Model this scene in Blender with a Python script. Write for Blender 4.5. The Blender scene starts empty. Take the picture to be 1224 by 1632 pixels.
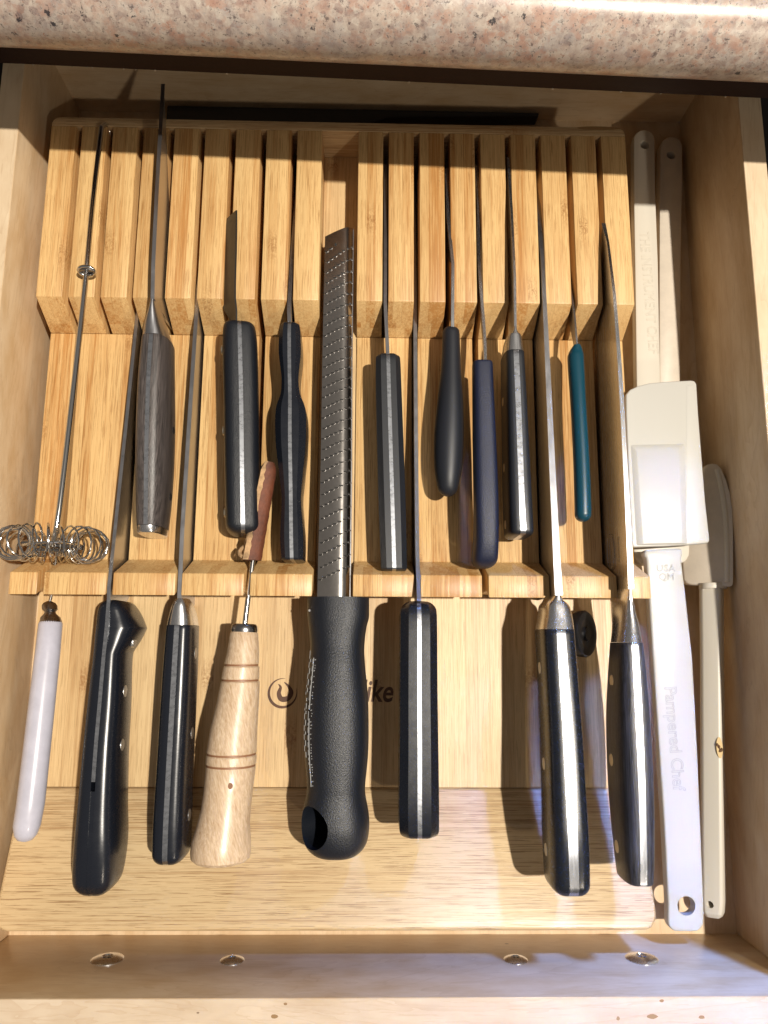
import bpy, bmesh, math, random
from math import radians, sin, cos, pi, sqrt
from mathutils import Vector, Matrix
random.seed(7)
S = bpy.context.scene
CM = 0.01
# ------------------------------------------------------------------ camera
F_PX, TILT, ROLL, YAW = 1186.17, 0.174567, -0.02072, 0.005679
CAM = Vector((17.262, 12.616, 41.107))
RM = Matrix.Rotation(YAW, 3, 'Z') @ Matrix.Rotation(ROLL, 3, 'Y') @ Matrix.Rotation(TILT, 3, 'X')
cd = bpy.data.cameras.new('camera'); cam = bpy.data.objects.new('camera', cd); S.collection.objects.link(cam)
cam.matrix_world = Matrix.Translation(CAM * CM) @ RM.to_4x4()
cd.sensor_fit = 'VERTICAL'; cd.sensor_height = 24.0; cd.lens = F_PX / 1632 * 24.0
cd.clip_start = 0.01; cd.clip_end = 50
S.camera = cam
# ------------------------------------------------------------------ world, lamps, exposure
w = bpy.data.worlds.new('World'); S.world = w; w.use_nodes = True
bg = w.node_tree.nodes['Background']; bg.inputs[0].default_value = (1.0, 0.91, 0.82, 1); bg.inputs[1].default_value = 0.175
S.view_settings.view_transform = 'Standard'; S.view_settings.look = 'None'
S.view_settings.exposure = 0.0; S.view_settings.gamma = 1.0
def lamp(name, pos, target, power, color, size):
    l = bpy.data.lights.new(name, 'AREA'); l.shape = 'DISK'; l.size = size; l.energy = power; l.color = color
    o = bpy.data.objects.new(name, l); S.collection.objects.link(o)
    p = Vector(pos) * CM; t = Vector(target) * CM
    o.location = p; o.rotation_euler = (t - p).to_track_quat('-Z', 'Y').to_euler()
    return o
lamp('ceiling_spot', (84, 8, 200), (18, 20, 3), 61, (1.0, 0.92, 0.80), 0.045)
lamp('ceiling_spot', (118, -122, 152), (18, 30, 3), 8, (1.0, 0.87, 0.70), 0.07)
win = lamp('kitchen_window', (106, 172, 140), (36, -9, 0), .72, (0.15, 0.32, 1.0), 0.30); win.data.spread = radians(10)

def bp(px, py, z):            # a point of the place at height z (cm), from its position in the photograph
    d = RM @ Vector(((px - 612) / F_PX, -(py - 816) / F_PX, -1.0)); s = (z - CAM.z) / d.z
    return CAM + s * d
def byy(px, py, y):
    d = RM @ Vector(((px - 612) / F_PX, -(py - 816) / F_PX, -1.0)); s = (y - CAM.y) / d.y
    return CAM + s * d
# ------------------------------------------------------------------ materials
def new_mat(name):
    m = bpy.data.materials.new(name); m.use_nodes = True
    nt = m.node_tree; b = nt.nodes['Principled BSDF']
    return m, nt, b
class G:
    """small node-graph helper"""
    def __init__(s, nt): s.nt = nt
    def n(s, t, **k):
        x = s.nt.nodes.new(t)
        for a, v in k.items(): setattr(x, a, v)
        return x
    def put(s, sock, v):
        if isinstance(v, (int, float)): sock.default_value = v
        elif isinstance(v, tuple): sock.default_value = v
        else: s.nt.links.new(v, sock)
    def m(s, op, a, b=0.0, c=0.0, clamp=False):
        x = s.n('ShaderNodeMath', operation=op, use_clamp=clamp)
        s.put(x.inputs[0], a); s.put(x.inputs[1], b); s.put(x.inputs[2], c); return x.outputs[0]
    def pos(s):
        g = s.n('ShaderNodeNewGeometry'); v = s.n('ShaderNodeVectorMath', operation='SCALE'); s.put(v.inputs[0], g.outputs['Position']); v.inputs['Scale'].default_value = 100
        sp = s.n('ShaderNodeSeparateXYZ'); s.put(sp.inputs[0], v.outputs[0]); return sp.outputs[0], sp.outputs[1], sp.outputs[2]
    def vec(s, x, y, z):
        c = s.n('ShaderNodeCombineXYZ'); s.put(c.inputs[0], x); s.put(c.inputs[1], y); s.put(c.inputs[2], z); return c.outputs[0]
    def noise(s, v, scale, detail=4, rough=.55, dist=0.0):
        x = s.n('ShaderNodeTexNoise'); s.put(x.inputs['Vector'], v); x.inputs['Scale'].default_value = scale; x.inputs['Detail'].default_value = detail
        x.inputs['Roughness'].default_value = rough; x.inputs['Distortion'].default_value = dist; return x.outputs[0]
    def white(s, v):
        x = s.n('ShaderNodeTexWhiteNoise'); s.put(x.inputs['Vector'], v); return x.outputs['Value']
    def voro(s, v, scale, feature='F1'):
        x = s.n('ShaderNodeTexVoronoi', feature=feature); s.put(x.inputs['Vector'], v); x.inputs['Scale'].default_value = scale; return x
    def ramp(s, f, stops):
        x = s.n('ShaderNodeValToRGB'); s.put(x.inputs[0], f)
        e = x.color_ramp.elements
        while len(e) < len(stops): e.new(.5)
        for i, (p, c) in enumerate(stops): e[i].position = p; e[i].color = (*c, 1)
        return x.outputs[0]
    def mix(s, f, a, b, mode='MIX'):
        x = s.n('ShaderNodeMix', data_type='RGBA', blend_type=mode); s.put(x.inputs[0], f); s.put(x.inputs[6], a if not isinstance(a, tuple) else (*a, 1) if len(a) == 3 else a)
        s.put(x.inputs[7], b if not isinstance(b, tuple) else (*b, 1) if len(b) == 3 else b); return x.outputs[2]
    def bump(s, h, strength, dist, b):
        x = s.n('ShaderNodeBump'); x.inputs['Strength'].default_value = strength; x.inputs['Distance'].default_value = dist * CM
        s.put(x.inputs['Height'], h); s.nt.links.new(x.outputs[0], b.inputs['Normal'])

def bamboo(name, along='y', lamw=.47, fx=9, fy=.22, light=(.68, .455, .205), dark=(.44, .21, .062), streak=.80, seed=0.0, rough=.40):
    m, nt, b = new_mat(name); g = G(nt); x, y, z = g.pos()
    if along == 'x': x, y = y, x
    lam = g.m('FLOOR', g.m('DIVIDE', g.m('ADD', x, g.m('MULTIPLY', g.m('FLOOR', g.m('DIVIDE', z, 1.9)), .21)), lamw))
    lz = g.m('FLOOR', g.m('DIVIDE', g.m('ADD', z, .3), 1.9))
    r = g.white(g.vec(lam, lz, seed)); r2 = g.white(g.vec(lam, lz, seed + 5.3))
    fine = g.noise(g.vec(g.m('MULTIPLY', x, fx), g.m('MULTIPLY', y, fy), g.m('ADD', g.m('MULTIPLY', z, fx), g.m('MULTIPLY', r, 50))), 1.0, 5, .65)
    fib = g.noise(g.vec(g.m('MULTIPLY', x, 30), g.m('MULTIPLY', y, .5), g.m('MULTIPLY', z, 30)), 1.0, 2, .6)
    broad = g.noise(g.vec(g.m('MULTIPLY', x, .5), g.m('MULTIPLY', y, .09), g.m('MULTIPLY', z, .5)), 1.0, 3, .5)
    f = g.m('ADD', g.m('MULTIPLY', r, .85), g.m('MULTIPLY', g.m('SUBTRACT', fine, .50), 3.0 * streak))
    f = g.m('ADD', f, g.m('MULTIPLY', g.m('SUBTRACT', broad, .5), 1.0), clamp=True)
    col = g.ramp(f, [(0, light), (.5, tuple(l * .62 + d * .38 for l, d in zip(light, dark))), (1, dark)])
    line = g.m('MULTIPLY', g.m('GREATER_THAN', fib, .58), .38 * streak * 2)
    col = g.mix(line, col, tuple(d * .72 for d in dark))
    # nodes of the culm: a scribbled darker patch now and then on a lamella
    t = g.m('MODULO', g.m('ADD', g.m('ADD', y, g.m('MULTIPLY', r2, 27.0)), 60), 27.0)
    k = g.m('SUBTRACT', 1.0, g.m('MULTIPLY', g.m('ABSOLUTE', g.m('SUBTRACT', t, 13.0)), .85), clamp=True)
    scr = g.noise(g.vec(g.m('MULTIPLY', x, 5), g.m('MULTIPLY', y, 3.2), g.m('MULTIPLY', z, 5)), 1.0, 4, .7, 1.8)
    km = g.m('MULTIPLY', g.m('MULTIPLY', k, g.m('GREATER_THAN', r, .35)), g.ramp(scr, [(.44, (0, 0, 0)), (.60, (1, 1, 1))]))
    col = g.mix(g.m('MULTIPLY', km, .75), col, (.27, .115, .03))
    # seams between the lamellae
    fr = g.m('FRACT', g.m('DIVIDE', g.m('ADD', x, g.m('MULTIPLY', g.m('FLOOR', g.m('DIVIDE', z, 1.9)), .21)), lamw))
    seam = g.m('LESS_THAN', fr, .045)
    col = g.mix(g.m('MULTIPLY', seam, .28), col, (.28, .14, .05))
    nt.links.new(col, b.inputs['Base Color']); b.inputs['Roughness'].default_value = rough
    g.put(b.inputs['Roughness'], g.m('ADD', rough - .06, g.m('MULTIPLY', fine, .16)))
    g.bump(g.m('ADD', fine, g.m('MULTIPLY', fib, .6)), .35, .02, b)
    return m
def birch(name, along='y', a=(.68, .525, .345), c=(.57, .395, .22), seed=0.0, rough=.45):
    m, nt, b = new_mat(name); g = G(nt); x, y, z = g.pos()
    if along == 'x': x, y = y, x
    wv = g.noise(g.vec(g.m('MULTIPLY', x, .30), g.m('MULTIPLY', y, .06), g.m('ADD', g.m('MULTIPLY', z, .30), seed)), 1.0, 4, .6, 1.2)
    rings = g.m('FRACT', g.m('MULTIPLY', wv, 9.0)); rings = g.m('POWER', rings, 6.0)
    blot = g.noise(g.vec(g.m('MULTIPLY', x, .9), g.m('MULTIPLY', y, .35), g.m('MULTIPLY', z, .9)), 1.0, 4, .6)
    fine = g.noise(g.vec(g.m('MULTIPLY', x, 12), g.m('MULTIPLY', y, .5), g.m('MULTIPLY', z, 12)), 1.0, 3, .6)
    col = g.ramp(blot, [(.30, c), (.65, a)])
    col = g.mix(g.m('MULTIPLY', rings, .22), col, (.36, .20, .09))
    col = g.mix(g.m('MULTIPLY', g.m('GREATER_THAN', fine, .62), .18), col, (.36, .21, .10))
    sp = g.voro(g.vec(x, g.m('MULTIPLY', y, .6), z), .55)
    spot = g.m('LESS_THAN', sp.outputs['Distance'], .035)
    col = g.mix(g.m('MULTIPLY', spot, .7), col, (.10, .045, .015))
    nt.links.new(col, b.inputs['Base Color']); b.inputs['Roughness'].default_value = rough
    g.bump(fine, .22, .02, b)
    return m
def granite():
    m, nt, b = new_mat('granite'); g = G(nt); x, y, z = g.pos(); v = g.vec(x, y, z)
    n1 = g.noise(v, .45, 4, .6); n2 = g.noise(v, 1.7, 8, .78); n3 = g.noise(v, 6.0, 4, .8); n4 = g.noise(v, 3.2, 7, .8)
    col = g.ramp(n2, [(.36, (.13, .09, .085)), (.42, (.30, .22, .20)), (.48, (.46, .37, .32)), (.55, (.60, .52, .45)), (.64, (.74, .68, .60))])
    c1 = g.voro(v, 4.2); cell = g.white(c1.outputs['Position'])
    col = g.mix(.55, col, g.ramp(cell, [(.0, (.34, .26, .24)), (.35, (.56, .47, .41)), (.7, (.66, .60, .53)), (1, (.50, .36, .30))]))
    gry = g.ramp(g.noise(v, .8, 5, .7), [(.50, (0, 0, 0)), (.62, (1, 1, 1))])
    col = g.mix(g.m('MULTIPLY', gry, .40), col, (.44, .42, .42))
    pk = g.m('MULTIPLY', g.ramp(g.noise(v, 1.25, 7, .75), [(.50, (0, 0, 0)), (.57, (1, 1, 1))]), g.ramp(n1, [(.36, (.25, .25, .25)), (.58, (1, 1, 1))]))
    col = g.mix(g.m('MULTIPLY', pk, .52), col, (.50, .25, .17))
    ru = g.m('MULTIPLY', g.ramp(n4, [(.60, (0, 0, 0)), (.64, (1, 1, 1))]), .75)
    col = g.mix(ru, col, (.36, .13, .07))
    v2 = g.voro(v, 1.15); dk = g.m('MULTIPLY', g.m('GREATER_THAN', g.white(v2.outputs['Position']), .66), g.m('LESS_THAN', g.m('ADD', v2.outputs['Distance'], g.m('MULTIPLY', g.m('SUBTRACT', n3, .5), .7)), .12))
    col = g.mix(g.m('MULTIPLY', dk, .92), col, (.035, .035, .045))
    gr = g.ramp(g.noise(v, 5.0, 5, .8), [(.385, (1, 1, 1)), (.43, (0, 0, 0))])
    col = g.mix(g.m('MULTIPLY', gr, .75), col, (.085, .065, .065))
    col = g.mix(1.0, col, (.82, .80, .78), 'MULTIPLY')
    nt.links.new(col, b.inputs['Base Color'])
    g.put(b.inputs['Roughness'], g.m('ADD', .20, g.m('MULTIPLY', n3, .22)))
    g.bump(n3, .05, .02, b)
    return m
def plain(name, col, rough=.4, metal=0.0, bump=0.0, bscale=30.0, var=0.0, coat=0.0, aniso=None, rvar=0.0, spec=None):
    m, nt, b = new_mat(name); g = G(nt); x, y, z = g.pos(); v = g.vec(x, y, z)
    b.inputs['Base Color'].default_value = (*col, 1); b.inputs['Roughness'].default_value = rough; b.inputs['Metallic'].default_value = metal
    if spec is not None: b.inputs['Specular IOR Level'].default_value = spec
    if coat: b.inputs['Coat Weight'].default_value = coat; b.inputs['Coat Roughness'].default_value = .12
    if var:
        n = g.noise(v, 1.3, 5, .7)
        nt.links.new(g.mix(g.ramp(n, [(.35, (0, 0, 0)), (.65, (1, 1, 1))]), tuple(c * (1 - var) for c in col), tuple(min(1, c * (1 + var)) for c in col)), b.inputs['Base Color'])
    if rvar:
        n = g.noise(v, 2.3, 6, .75)
        g.put(b.inputs['Roughness'], g.m('ADD', rough - rvar * .5, g.m('MULTIPLY', n, rvar), clamp=True))
    if aniso:
        u = g.vec(g.m('MULTIPLY', x, aniso[0]), g.m('MULTIPLY', y, aniso[1]), g.m('MULTIPLY', z, aniso[2]))
        n = g.noise(u, 1.0, 3, .6); g.bump(n, bump or .15, .01, b)
        g.put(b.inputs['Roughness'], g.m('ADD', rough - .08, g.m('MULTIPLY', n, .2)))
    elif bump:
        g.bump(g.noise(v, bscale, 3, .6), bump, .03, b)
    return m
def grainy(name, c1, c2, sx=22, sy=.8, rough=.4, bump=.3, slant=0.0, knot=None, coat=0.0):
    m, nt, b = new_mat(name); g = G(nt); x, y, z = g.pos()
    xx = g.m('ADD', x, g.m('MULTIPLY', y, slant))
    n = g.noise(g.vec(g.m('MULTIPLY', xx, sx), g.m('MULTIPLY', y, sy), g.m('MULTIPLY', z, sx)), 1.0, 4, .7, .3)
    w = g.noise(g.vec(g.m('MULTIPLY', xx, 2.2), g.m('MULTIPLY', y, .25), g.m('MULTIPLY', z, 2.2)), 1.0, 3, .6, .8)
    f = g.m('ADD', g.m('MULTIPLY', n, .85), g.m('MULTIPLY', w, .25))
    col = g.ramp(f, [(.40, c1), (.72, c2)])
    nt.links.new(col, b.inputs['Base Color']); b.inputs['Roughness'].default_value = rough
    if coat: b.inputs['Coat Weight'].default_value = coat; b.inputs['Coat Roughness'].default_value = .2
    g.bump(n, bump, .03, b); return m

M = {}
M['bamboo'] = bamboo('bamboo_strips')
M['bamboo_panel'] = bamboo('bamboo_panel', lamw=.62, light=(.66, .475, .25), dark=(.44, .265, .115), streak=.65, seed=3.0)
M['bamboo_cross'] = bamboo('bamboo_crosswise', along='x', lamw=1.9, light=(.58, .43, .245), dark=(.34, .19, .08), streak=.95, fx=15, fy=.10, seed=9.0, rough=.34)
M['birch_y'] = birch('birch_side', 'y')
M['birch_x'] = birch('birch_end', 'x', seed=4.0, rough=.34)
M['birch_top'] = birch('birch_edge', 'y', a=(.70, .56, .39), c=(.60, .45, .29), seed=7.0)
M['birch_topx'] = birch('birch_front_edge', 'x', a=(.60, .49, .37), c=(.50, .385, .27), seed=8.0)
M['granite'] = granite()
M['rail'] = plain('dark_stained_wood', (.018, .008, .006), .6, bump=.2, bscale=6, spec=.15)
M['cabinet'] = plain('cabinet_interior', (.012, .009, .008), .7)
M['steel'] = plain('brushed_steel', (.46, .46, .48), .30, 1.0, aniso=(3, .4, 30), bump=.10)
M['steel_l'] = plain('satin_steel', (.66, .66, .67), .24, 1.0, aniso=(30, .6, 30), bump=.08)
M['spine'] = plain('ground_steel_spine', (.46, .48, .52), .27, 1.0, aniso=(4, 6, 4), bump=.02)
M['dark_blade'] = plain('dark_coated_steel', (.045, .042, .040), .33, .6, rvar=.25)
M['tang_bright'] = plain('bright_tang', (.50, .52, .57), .24, 1.0, aniso=(6, .6, 6), bump=.03)
M['chrome'] = plain('polished_wire', (.66, .65, .63), .13, 1.0)
M['dsteel'] = plain('tarnished_steel', (.30, .29, .29), .28, 1.0, rvar=.2)
M['grater'] = plain('etched_sheet_steel', (.50, .47, .44), .23, 1.0, rvar=.14)
M['black'] = plain('black_glossy_plastic', (.008, .010, .016), .27, rvar=.16, bump=.04, bscale=14)
M['black_s'] = plain('black_satin_plastic', (.013, .015, .020), .42, bump=.10, bscale=40, rvar=.1)
M['black_p'] = plain('black_pebbled_plastic', (.007, .009, .014), .38, bump=.75, bscale=17)
M['black_r'] = plain('black_soft_rubber', (.012, .014, .020), .46, bump=.12, bscale=30)
M['navy'] = plain('navy_pebbled_plastic', (.007, .011, .034), .46, bump=.7, bscale=16)
M['pakka'] = grainy('grey_laminated_wood', (.012, .010, .010), (.125, .105, .10), sx=24, sy=.45, rough=.38, bump=.35)
M['pakka_d'] = grainy('dark_laminated_wood', (.006, .006, .009), (.070, .070, .085), sx=22, sy=.4, rough=.34, bump=.45)
M['beech'] = grainy('beech_wood', (.70, .55, .39), (.44, .29, .17), sx=11, sy=1.6, rough=.38, bump=.15, slant=.30, coat=.3)
M['groove'] = plain('burned_groove', (.25, .12, .06), .5)
M['teal'] = plain('teal_plastic', (.004, .050, .080), .34, bump=.05, bscale=12)
M['pearl'] = plain('pearly_plastic', (.48, .475, .56), .30, coat=.5, var=.06)
M['white'] = plain('white_silicone', (.50, .49, .455), .42, bump=.04, bscale=8)
M['offwhite'] = plain('offwhite_nylon', (.45, .44, .40), .38, bump=.05, bscale=8)
M['cream'] = plain('cream_nylon', (.60, .56, .48), .40, bump=.05, bscale=8)
M['cream_d'] = plain('aged_cream_silicone', (.58, .51, .42), .42, var=.05)
M['relief'] = plain('relief_lettering', (.33, .33, .32), .5)  # darker than the plastic: shade lines of the embossing put into the colour
M['relief_c'] = plain('relief_lettering_cream', (.57, .53, .45), .5)
M['leather'] = plain('red_brown_leather', (.125, .036, .015), .65, bump=.8, bscale=9, var=.35)
M['leather_e'] = plain('raw_leather_edge', (.46, .29, .15), .8, bump=1.0, bscale=14, var=.45)
M['brand'] = plain('burned_brand_mark', (.085, .035, .015), .6, var=.3)
M['print'] = plain('grey_print', (.42, .42, .42), .5)
M['burn'] = plain('scorched_plastic', (.10, .05, .02), .7, bump=1.0, bscale=9, var=.5)
M['halo'] = plain('yellowed_plastic', (.52, .36, .14), .5)
M['brass'] = plain('pale_rivet', (.60, .54, .42), .33, .85)
M['rivet'] = plain('steel_rivet', (.60, .60, .60), .32, .9)
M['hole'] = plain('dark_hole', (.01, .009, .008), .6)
M['stain'] = plain('old_glue_stain', (.26, .15, .06), .45)
M['dust'] = plain('crumb', (.45, .38, .30), .8)
M['knob'] = plain('black_moulded_knob', (.010, .010, .011), .32, bump=.6, bscale=3)

# ------------------------------------------------------------------ object helpers
BASE = {}
def link(o): S.collection.objects.link(o); return o
def thing(name, label, cat, base, group=None):
    o = link(bpy.data.objects.new(name, None)); o.empty_display_size = .01
    o.location = Vector(base) * CM; o['label'] = label; o['category'] = cat
    if group: o['group'] = group
    BASE[o] = Vector(base); return o
def tag(o, label, cat, group=None):
    o['label'] = label; o['category'] = cat
    if group: o['group'] = group
    return o
def obj(name, vf, mat, parent=None, smooth=40, bevel=0, kind=None, label=None, segs=2):
    verts, faces = vf
    if parent is not None: base = BASE[parent]
    else:
        c = [sum(v[i] for v in verts) / len(verts) for i in range(2)]; base = Vector((c[0], c[1], min(v[2] for v in verts)))
    me = bpy.data.meshes.new(name)
    me.from_pydata([tuple((Vector(v) - base) * CM) for v in verts], [], faces)
    bm = bmesh.new(); bm.from_mesh(me); bmesh.ops.recalc_face_normals(bm, faces=bm.faces)
    if bevel:
        ed = [e for e in bm.edges if len(e.link_faces) == 2 and e.calc_face_angle(0) > radians(25)]
        bmesh.ops.bevel(bm, geom=ed, offset=bevel * CM, segments=segs, profile=.5, affect='EDGES', clamp_overlap=True)
    bm.to_mesh(me); bm.free()
    for p in me.polygons: p.use_smooth = True
    me.set_sharp_from_angle(angle=radians(smooth))
    me.materials.append(M[mat])
    o = link(bpy.data.objects.new(name, me))
    if parent is not None: o.parent = parent
    else: o.location = base * CM
    BASE[o] = base
    if kind: o['kind'] = kind
    if label: o['label'] = label
    return o
def join(*vfs):
    V, Fc = [], []
    for v, f in vfs:
        n = len(V); V += list(v); Fc += [tuple(i + n for i in q) for q in f]
    return V, Fc
def box(x0, x1, y0, y1, z0, z1):
    v = [(x, y, z) for x in (x0, x1) for y in (y0, y1) for z in (z0, z1)]
    return v, [(0, 1, 3, 2), (4, 6, 7, 5), (0, 4, 5, 1), (2, 3, 7, 6), (0, 2, 6, 4), (1, 5, 7, 3)]
def prism_x(x0, x1, poly, s0=0.0, s1=0.0):           # polygon of (y, z) pushed along x
    n = len(poly); v = [(x0, y + s0, z) for y, z in poly] + [(x1, y + s1, z) for y, z in poly]
    return v, [tuple(range(n)), tuple(range(2 * n - 1, n - 1, -1))] + [(i, (i + 1) % n, n + (i + 1) % n, n + i) for i in range(n)]
def prism_z(poly, z0, z1, shrink=None):               # polygon of (x, y); z0/z1 numbers or functions of (x, y)
    f0 = z0 if callable(z0) else (lambda x, y: z0); f1 = z1 if callable(z1) else (lambda x, y: z1)
    n = len(poly); v = [(x, y, f0(x, y)) for x, y in poly]; top = poly
    if shrink:
        cx = sum(p[0] for p in poly) / n; cy = sum(p[1] for p in poly) / n
        top = [(x + (cx - x) / max(1e-6, math.hypot(cx - x, cy - y)) * shrink, y + (cy - y) / max(1e-6, math.hypot(cx - x, cy - y)) * shrink) for x, y in poly]
    v += [(x, y, f1(x, y)) for x, y in top]
    return v, [tuple(range(n)), tuple(range(2 * n - 1, n - 1, -1))] + [(i, (i + 1) % n, n + (i + 1) % n, n + i) for i in range(n)]
def spline(pts, n):                                   # Catmull-Rom through tuples
    out = []; P = [pts[0]] + list(pts) + [pts[-1]]
    for i in range(1, len(P) - 2):
        for k in range(n):
            t = k / n
            out.append(tuple(.5 * (2 * b + (c - a) * t + (2 * a - 5 * b + 4 * c - d) * t * t + (-a + 3 * b - 3 * c + d) * t ** 3)
                             for a, b, c, d in zip(P[i - 1], P[i], P[i + 1], P[i + 2])))
    out.append(tuple(pts[-1])); return out
def tube(path, r, seg=10, closed=False):
    P = [Vector(p) for p in path]; n = len(P); V = []; Fc = []; up = None
    for i, p in enumerate(P):
        d = (P[(i + 1) % n] - P[i - 1]) if closed else (P[min(i + 1, n - 1)] - P[max(i - 1, 0)])
        d.normalize()
        if up is None: up = d.orthogonal().normalized()
        up = (up - d * up.dot(d)).normalized(); sd = d.cross(up); rr = r[i] if isinstance(r, (list, tuple)) else r
        V += [tuple(p + (up * cos(2 * pi * k / seg) + sd * sin(2 * pi * k / seg)) * rr) for k in range(seg)]
    m = n if closed else n - 1
    for i in range(m):
        for k in range(seg):
            a = i * seg; b2 = ((i + 1) % n) * seg
            Fc.append((a + k, a + (k + 1) % seg, b2 + (k + 1) % seg, b2 + k))
    if not closed: Fc += [tuple(range(seg)), tuple(range(n * seg - 1, (n - 1) * seg - 1, -1))]
    return V, Fc
def section(shape, w, h, N=28):
    if shape == 'oct':
        c = .30; a = w / 2; b2 = h / 2; q = min(a, b2) * c * 1.6
        return [(a, b2 - q), (a - q, b2), (-a + q, b2), (-a, b2 - q), (-a, -b2 + q), (-a + q, -b2), (a - q, -b2), (a, -b2 + q)]
    n = shape; o = []
    for k in range(N):
        t = 2 * pi * (k + .5) / N; c, s = cos(t), sin(t)
        o.append((w / 2 * math.copysign(abs(c) ** (2 / n), c), h / 2 * math.copysign(abs(s) ** (2 / n), s)))
    return o
def ends(st, r0, r1, k=6):                            # rounds both ends of a run of (x, y, z, w, h, ...) stations
    out = []; L = [0]
    for a, b2 in zip(st, st[1:]): L.append(L[-1] + math.dist(a[:3], b2[:3]))
    T = L[-1]
    def at(s):
        for i in range(len(L) - 1):
            if s <= L[i + 1] or i == len(L) - 2:
                t = (s - L[i]) / max(1e-9, L[i + 1] - L[i]); return tuple(a + (b2 - a) * t for a, b2 in zip(st[i], st[i + 1]))
    ss = []
    if r0: ss += [(r0 * (1 - cos(pi / 2 * j / k)), max(.02, sin(pi / 2 * j / k)), r0) for j in range(k)]
    ss += [(s, 1, 0) for s in L if r0 <= s <= T - r1]
    if r1: ss += [(T - r1 * (1 - sin(pi / 2 * j / k)), max(.02, cos(pi / 2 * j / k)), r1) for j in range(k + 1)]
    for s, q, r in ss:
        a = list(at(s))
        if q < 1:
            m0 = min(a[3], a[4]); rr = min(r, m0 / 2) if False else r
            cutw = min(rr, a[3] / 2) * (1 - q); cuth = min(rr, a[4] / 2) * (1 - q)
            a[3] = max(.01, a[3] - 2 * cutw); a[4] = max(.01, a[4] - 2 * cuth)
        out.append(tuple(a))
    return out
def loft(st, shape=3.0, part='full', tw=.2, grow=0.0, N=28):
    """st: (x, y, z centre, width, height, roll) ; part full / left / right / core"""
    V = []; Fc = []; rings = []
    for q in st:
        x, y, z, w_, h_ = q[:5]; roll = q[5] if len(q) > 5 else 0.0
        sec = section(shape, w_, h_, N)
        if part in ('left', 'right'):
            sg = -1 if part == 'left' else 1; a = w_ / 2; t2 = min(tw / 2, a * .9)
            half = [(px, pz) for px, pz in sec if px * sg > 1e-6]
            half.sort(key=lambda p: math.atan2(p[1], p[0] * sg))
            lim = [p for p in half]; tz = h_ / 2
            pts = [(sg * t2, -tz)] + [(sg * (t2 + abs(px) * (a - t2) / a), pz) for px, pz in lim] + [(sg * t2, tz)]
            if sg < 0: pts = pts[::-1]
        elif part == 'core':
            a = min(tw / 2, w_ / 2 * .9); b2 = h_ / 2 + grow; pts = [(a, -b2), (a, b2), (-a, b2), (-a, -b2)]
        else: pts = sec
        cr, sr = cos(roll), sin(roll)
        rings.append(len(V)); V += [(x + px * cr - pz * sr, y, z + px * sr + pz * cr) for px, pz in pts]; m = len(pts)
    for a, b2 in zip(rings, rings[1:]):
        for k in range(m): Fc.append((a + k, a + (k + 1) % m, b2 + (k + 1) % m, b2 + k))
    Fc += [tuple(range(m)), tuple(range(rings[-1] + m - 1, rings[-1] - 1, -1))]
    return V, Fc
def disc_x(c, r, t, seg=18, sz=1.0):                  # a short pin across x
    V = []; 
    for xx, rr in ((-t / 2, r * .9), (-t / 2 * .93, r), (t / 2 * .93, r), (t / 2, r * .9)):
        V += [(c[0] + xx, c[1] + rr * cos(2 * pi * k / seg), c[2] + rr * sz * sin(2 * pi * k / seg)) for k in range(seg)]
    Fc = [(i * seg + k, i * seg + (k + 1) % seg, (i + 1) * seg + (k + 1) % seg, (i + 1) * seg + k) for i in range(3) for k in range(seg)]
    return V, Fc + [tuple(range(seg)), tuple(range(4 * seg - 1, 3 * seg - 1, -1))]
def lathe(axis, seg=28, sec=None):                    # (x, y, z, radius) stations, sections upright across y
    st = [(a[0], a[1], a[2], 2 * a[3], 2 * a[3]) for a in axis]
    return loft(st, 2.0, N=seg)
def blade(st, t):
    """st: (x, y, z spine, depth, lean) ; wedge section, spine up"""
    V = []; Fc = []
    for x, y, z, d, *r in st:
        lean = r[0] if r else 0.0; tt = r[1] if len(r) > 1 else t
        ex = x - lean; V += [(x - tt / 2, y, z), (x + tt / 2, y, z), (x + (ex - x) * .6 + tt * .30, y, z - d * .6), (ex + .012, y, z - d), (ex - .012, y, z - d), (x + (ex - x) * .6 - tt * .30, y, z - d * .6)]
    n = len(st)
    for i in range(n - 1):
        for k in range(6): Fc.append((i * 6 + k, i * 6 + (k + 1) % 6, (i + 1) * 6 + (k + 1) % 6, (i + 1) * 6 + k))
    return V, Fc + [tuple(range(6)), tuple(range(6 * n - 1, 6 * n - 7, -1))]
def cut(o, cutter_vf):                                # bore a hole, then throw the cutter away
    me = bpy.data.meshes.new('bore'); me.from_pydata([tuple((Vector(v) - BASE[o]) * CM) for v in cutter_vf[0]], [], cutter_vf[1])
    bm = bmesh.new(); bm.from_mesh(me); bmesh.ops.recalc_face_normals(bm, faces=bm.faces); bm.to_mesh(me); bm.free()
    c = link(bpy.data.objects.new('bore', me)); c.matrix_world = Matrix.Translation(BASE[o] * CM)
    md = o.modifiers.new('b', 'BOOLEAN'); md.object = c; md.operation = 'DIFFERENCE'; md.solver = 'EXACT'
    bpy.context.view_layer.update()
    new = bpy.data.meshes.new_from_object(o.evaluated_get(bpy.context.evaluated_depsgraph_get()))
    o.modifiers.clear(); o.data = new; new.set_sharp_from_angle(angle=radians(40)); bpy.data.objects.remove(c)
def cyl(p, d, r, L, seg=28):
    p = Vector(p); d = Vector(d).normalized(); return tube([p - d * L / 2, p + d * L / 2], r, seg)
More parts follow.
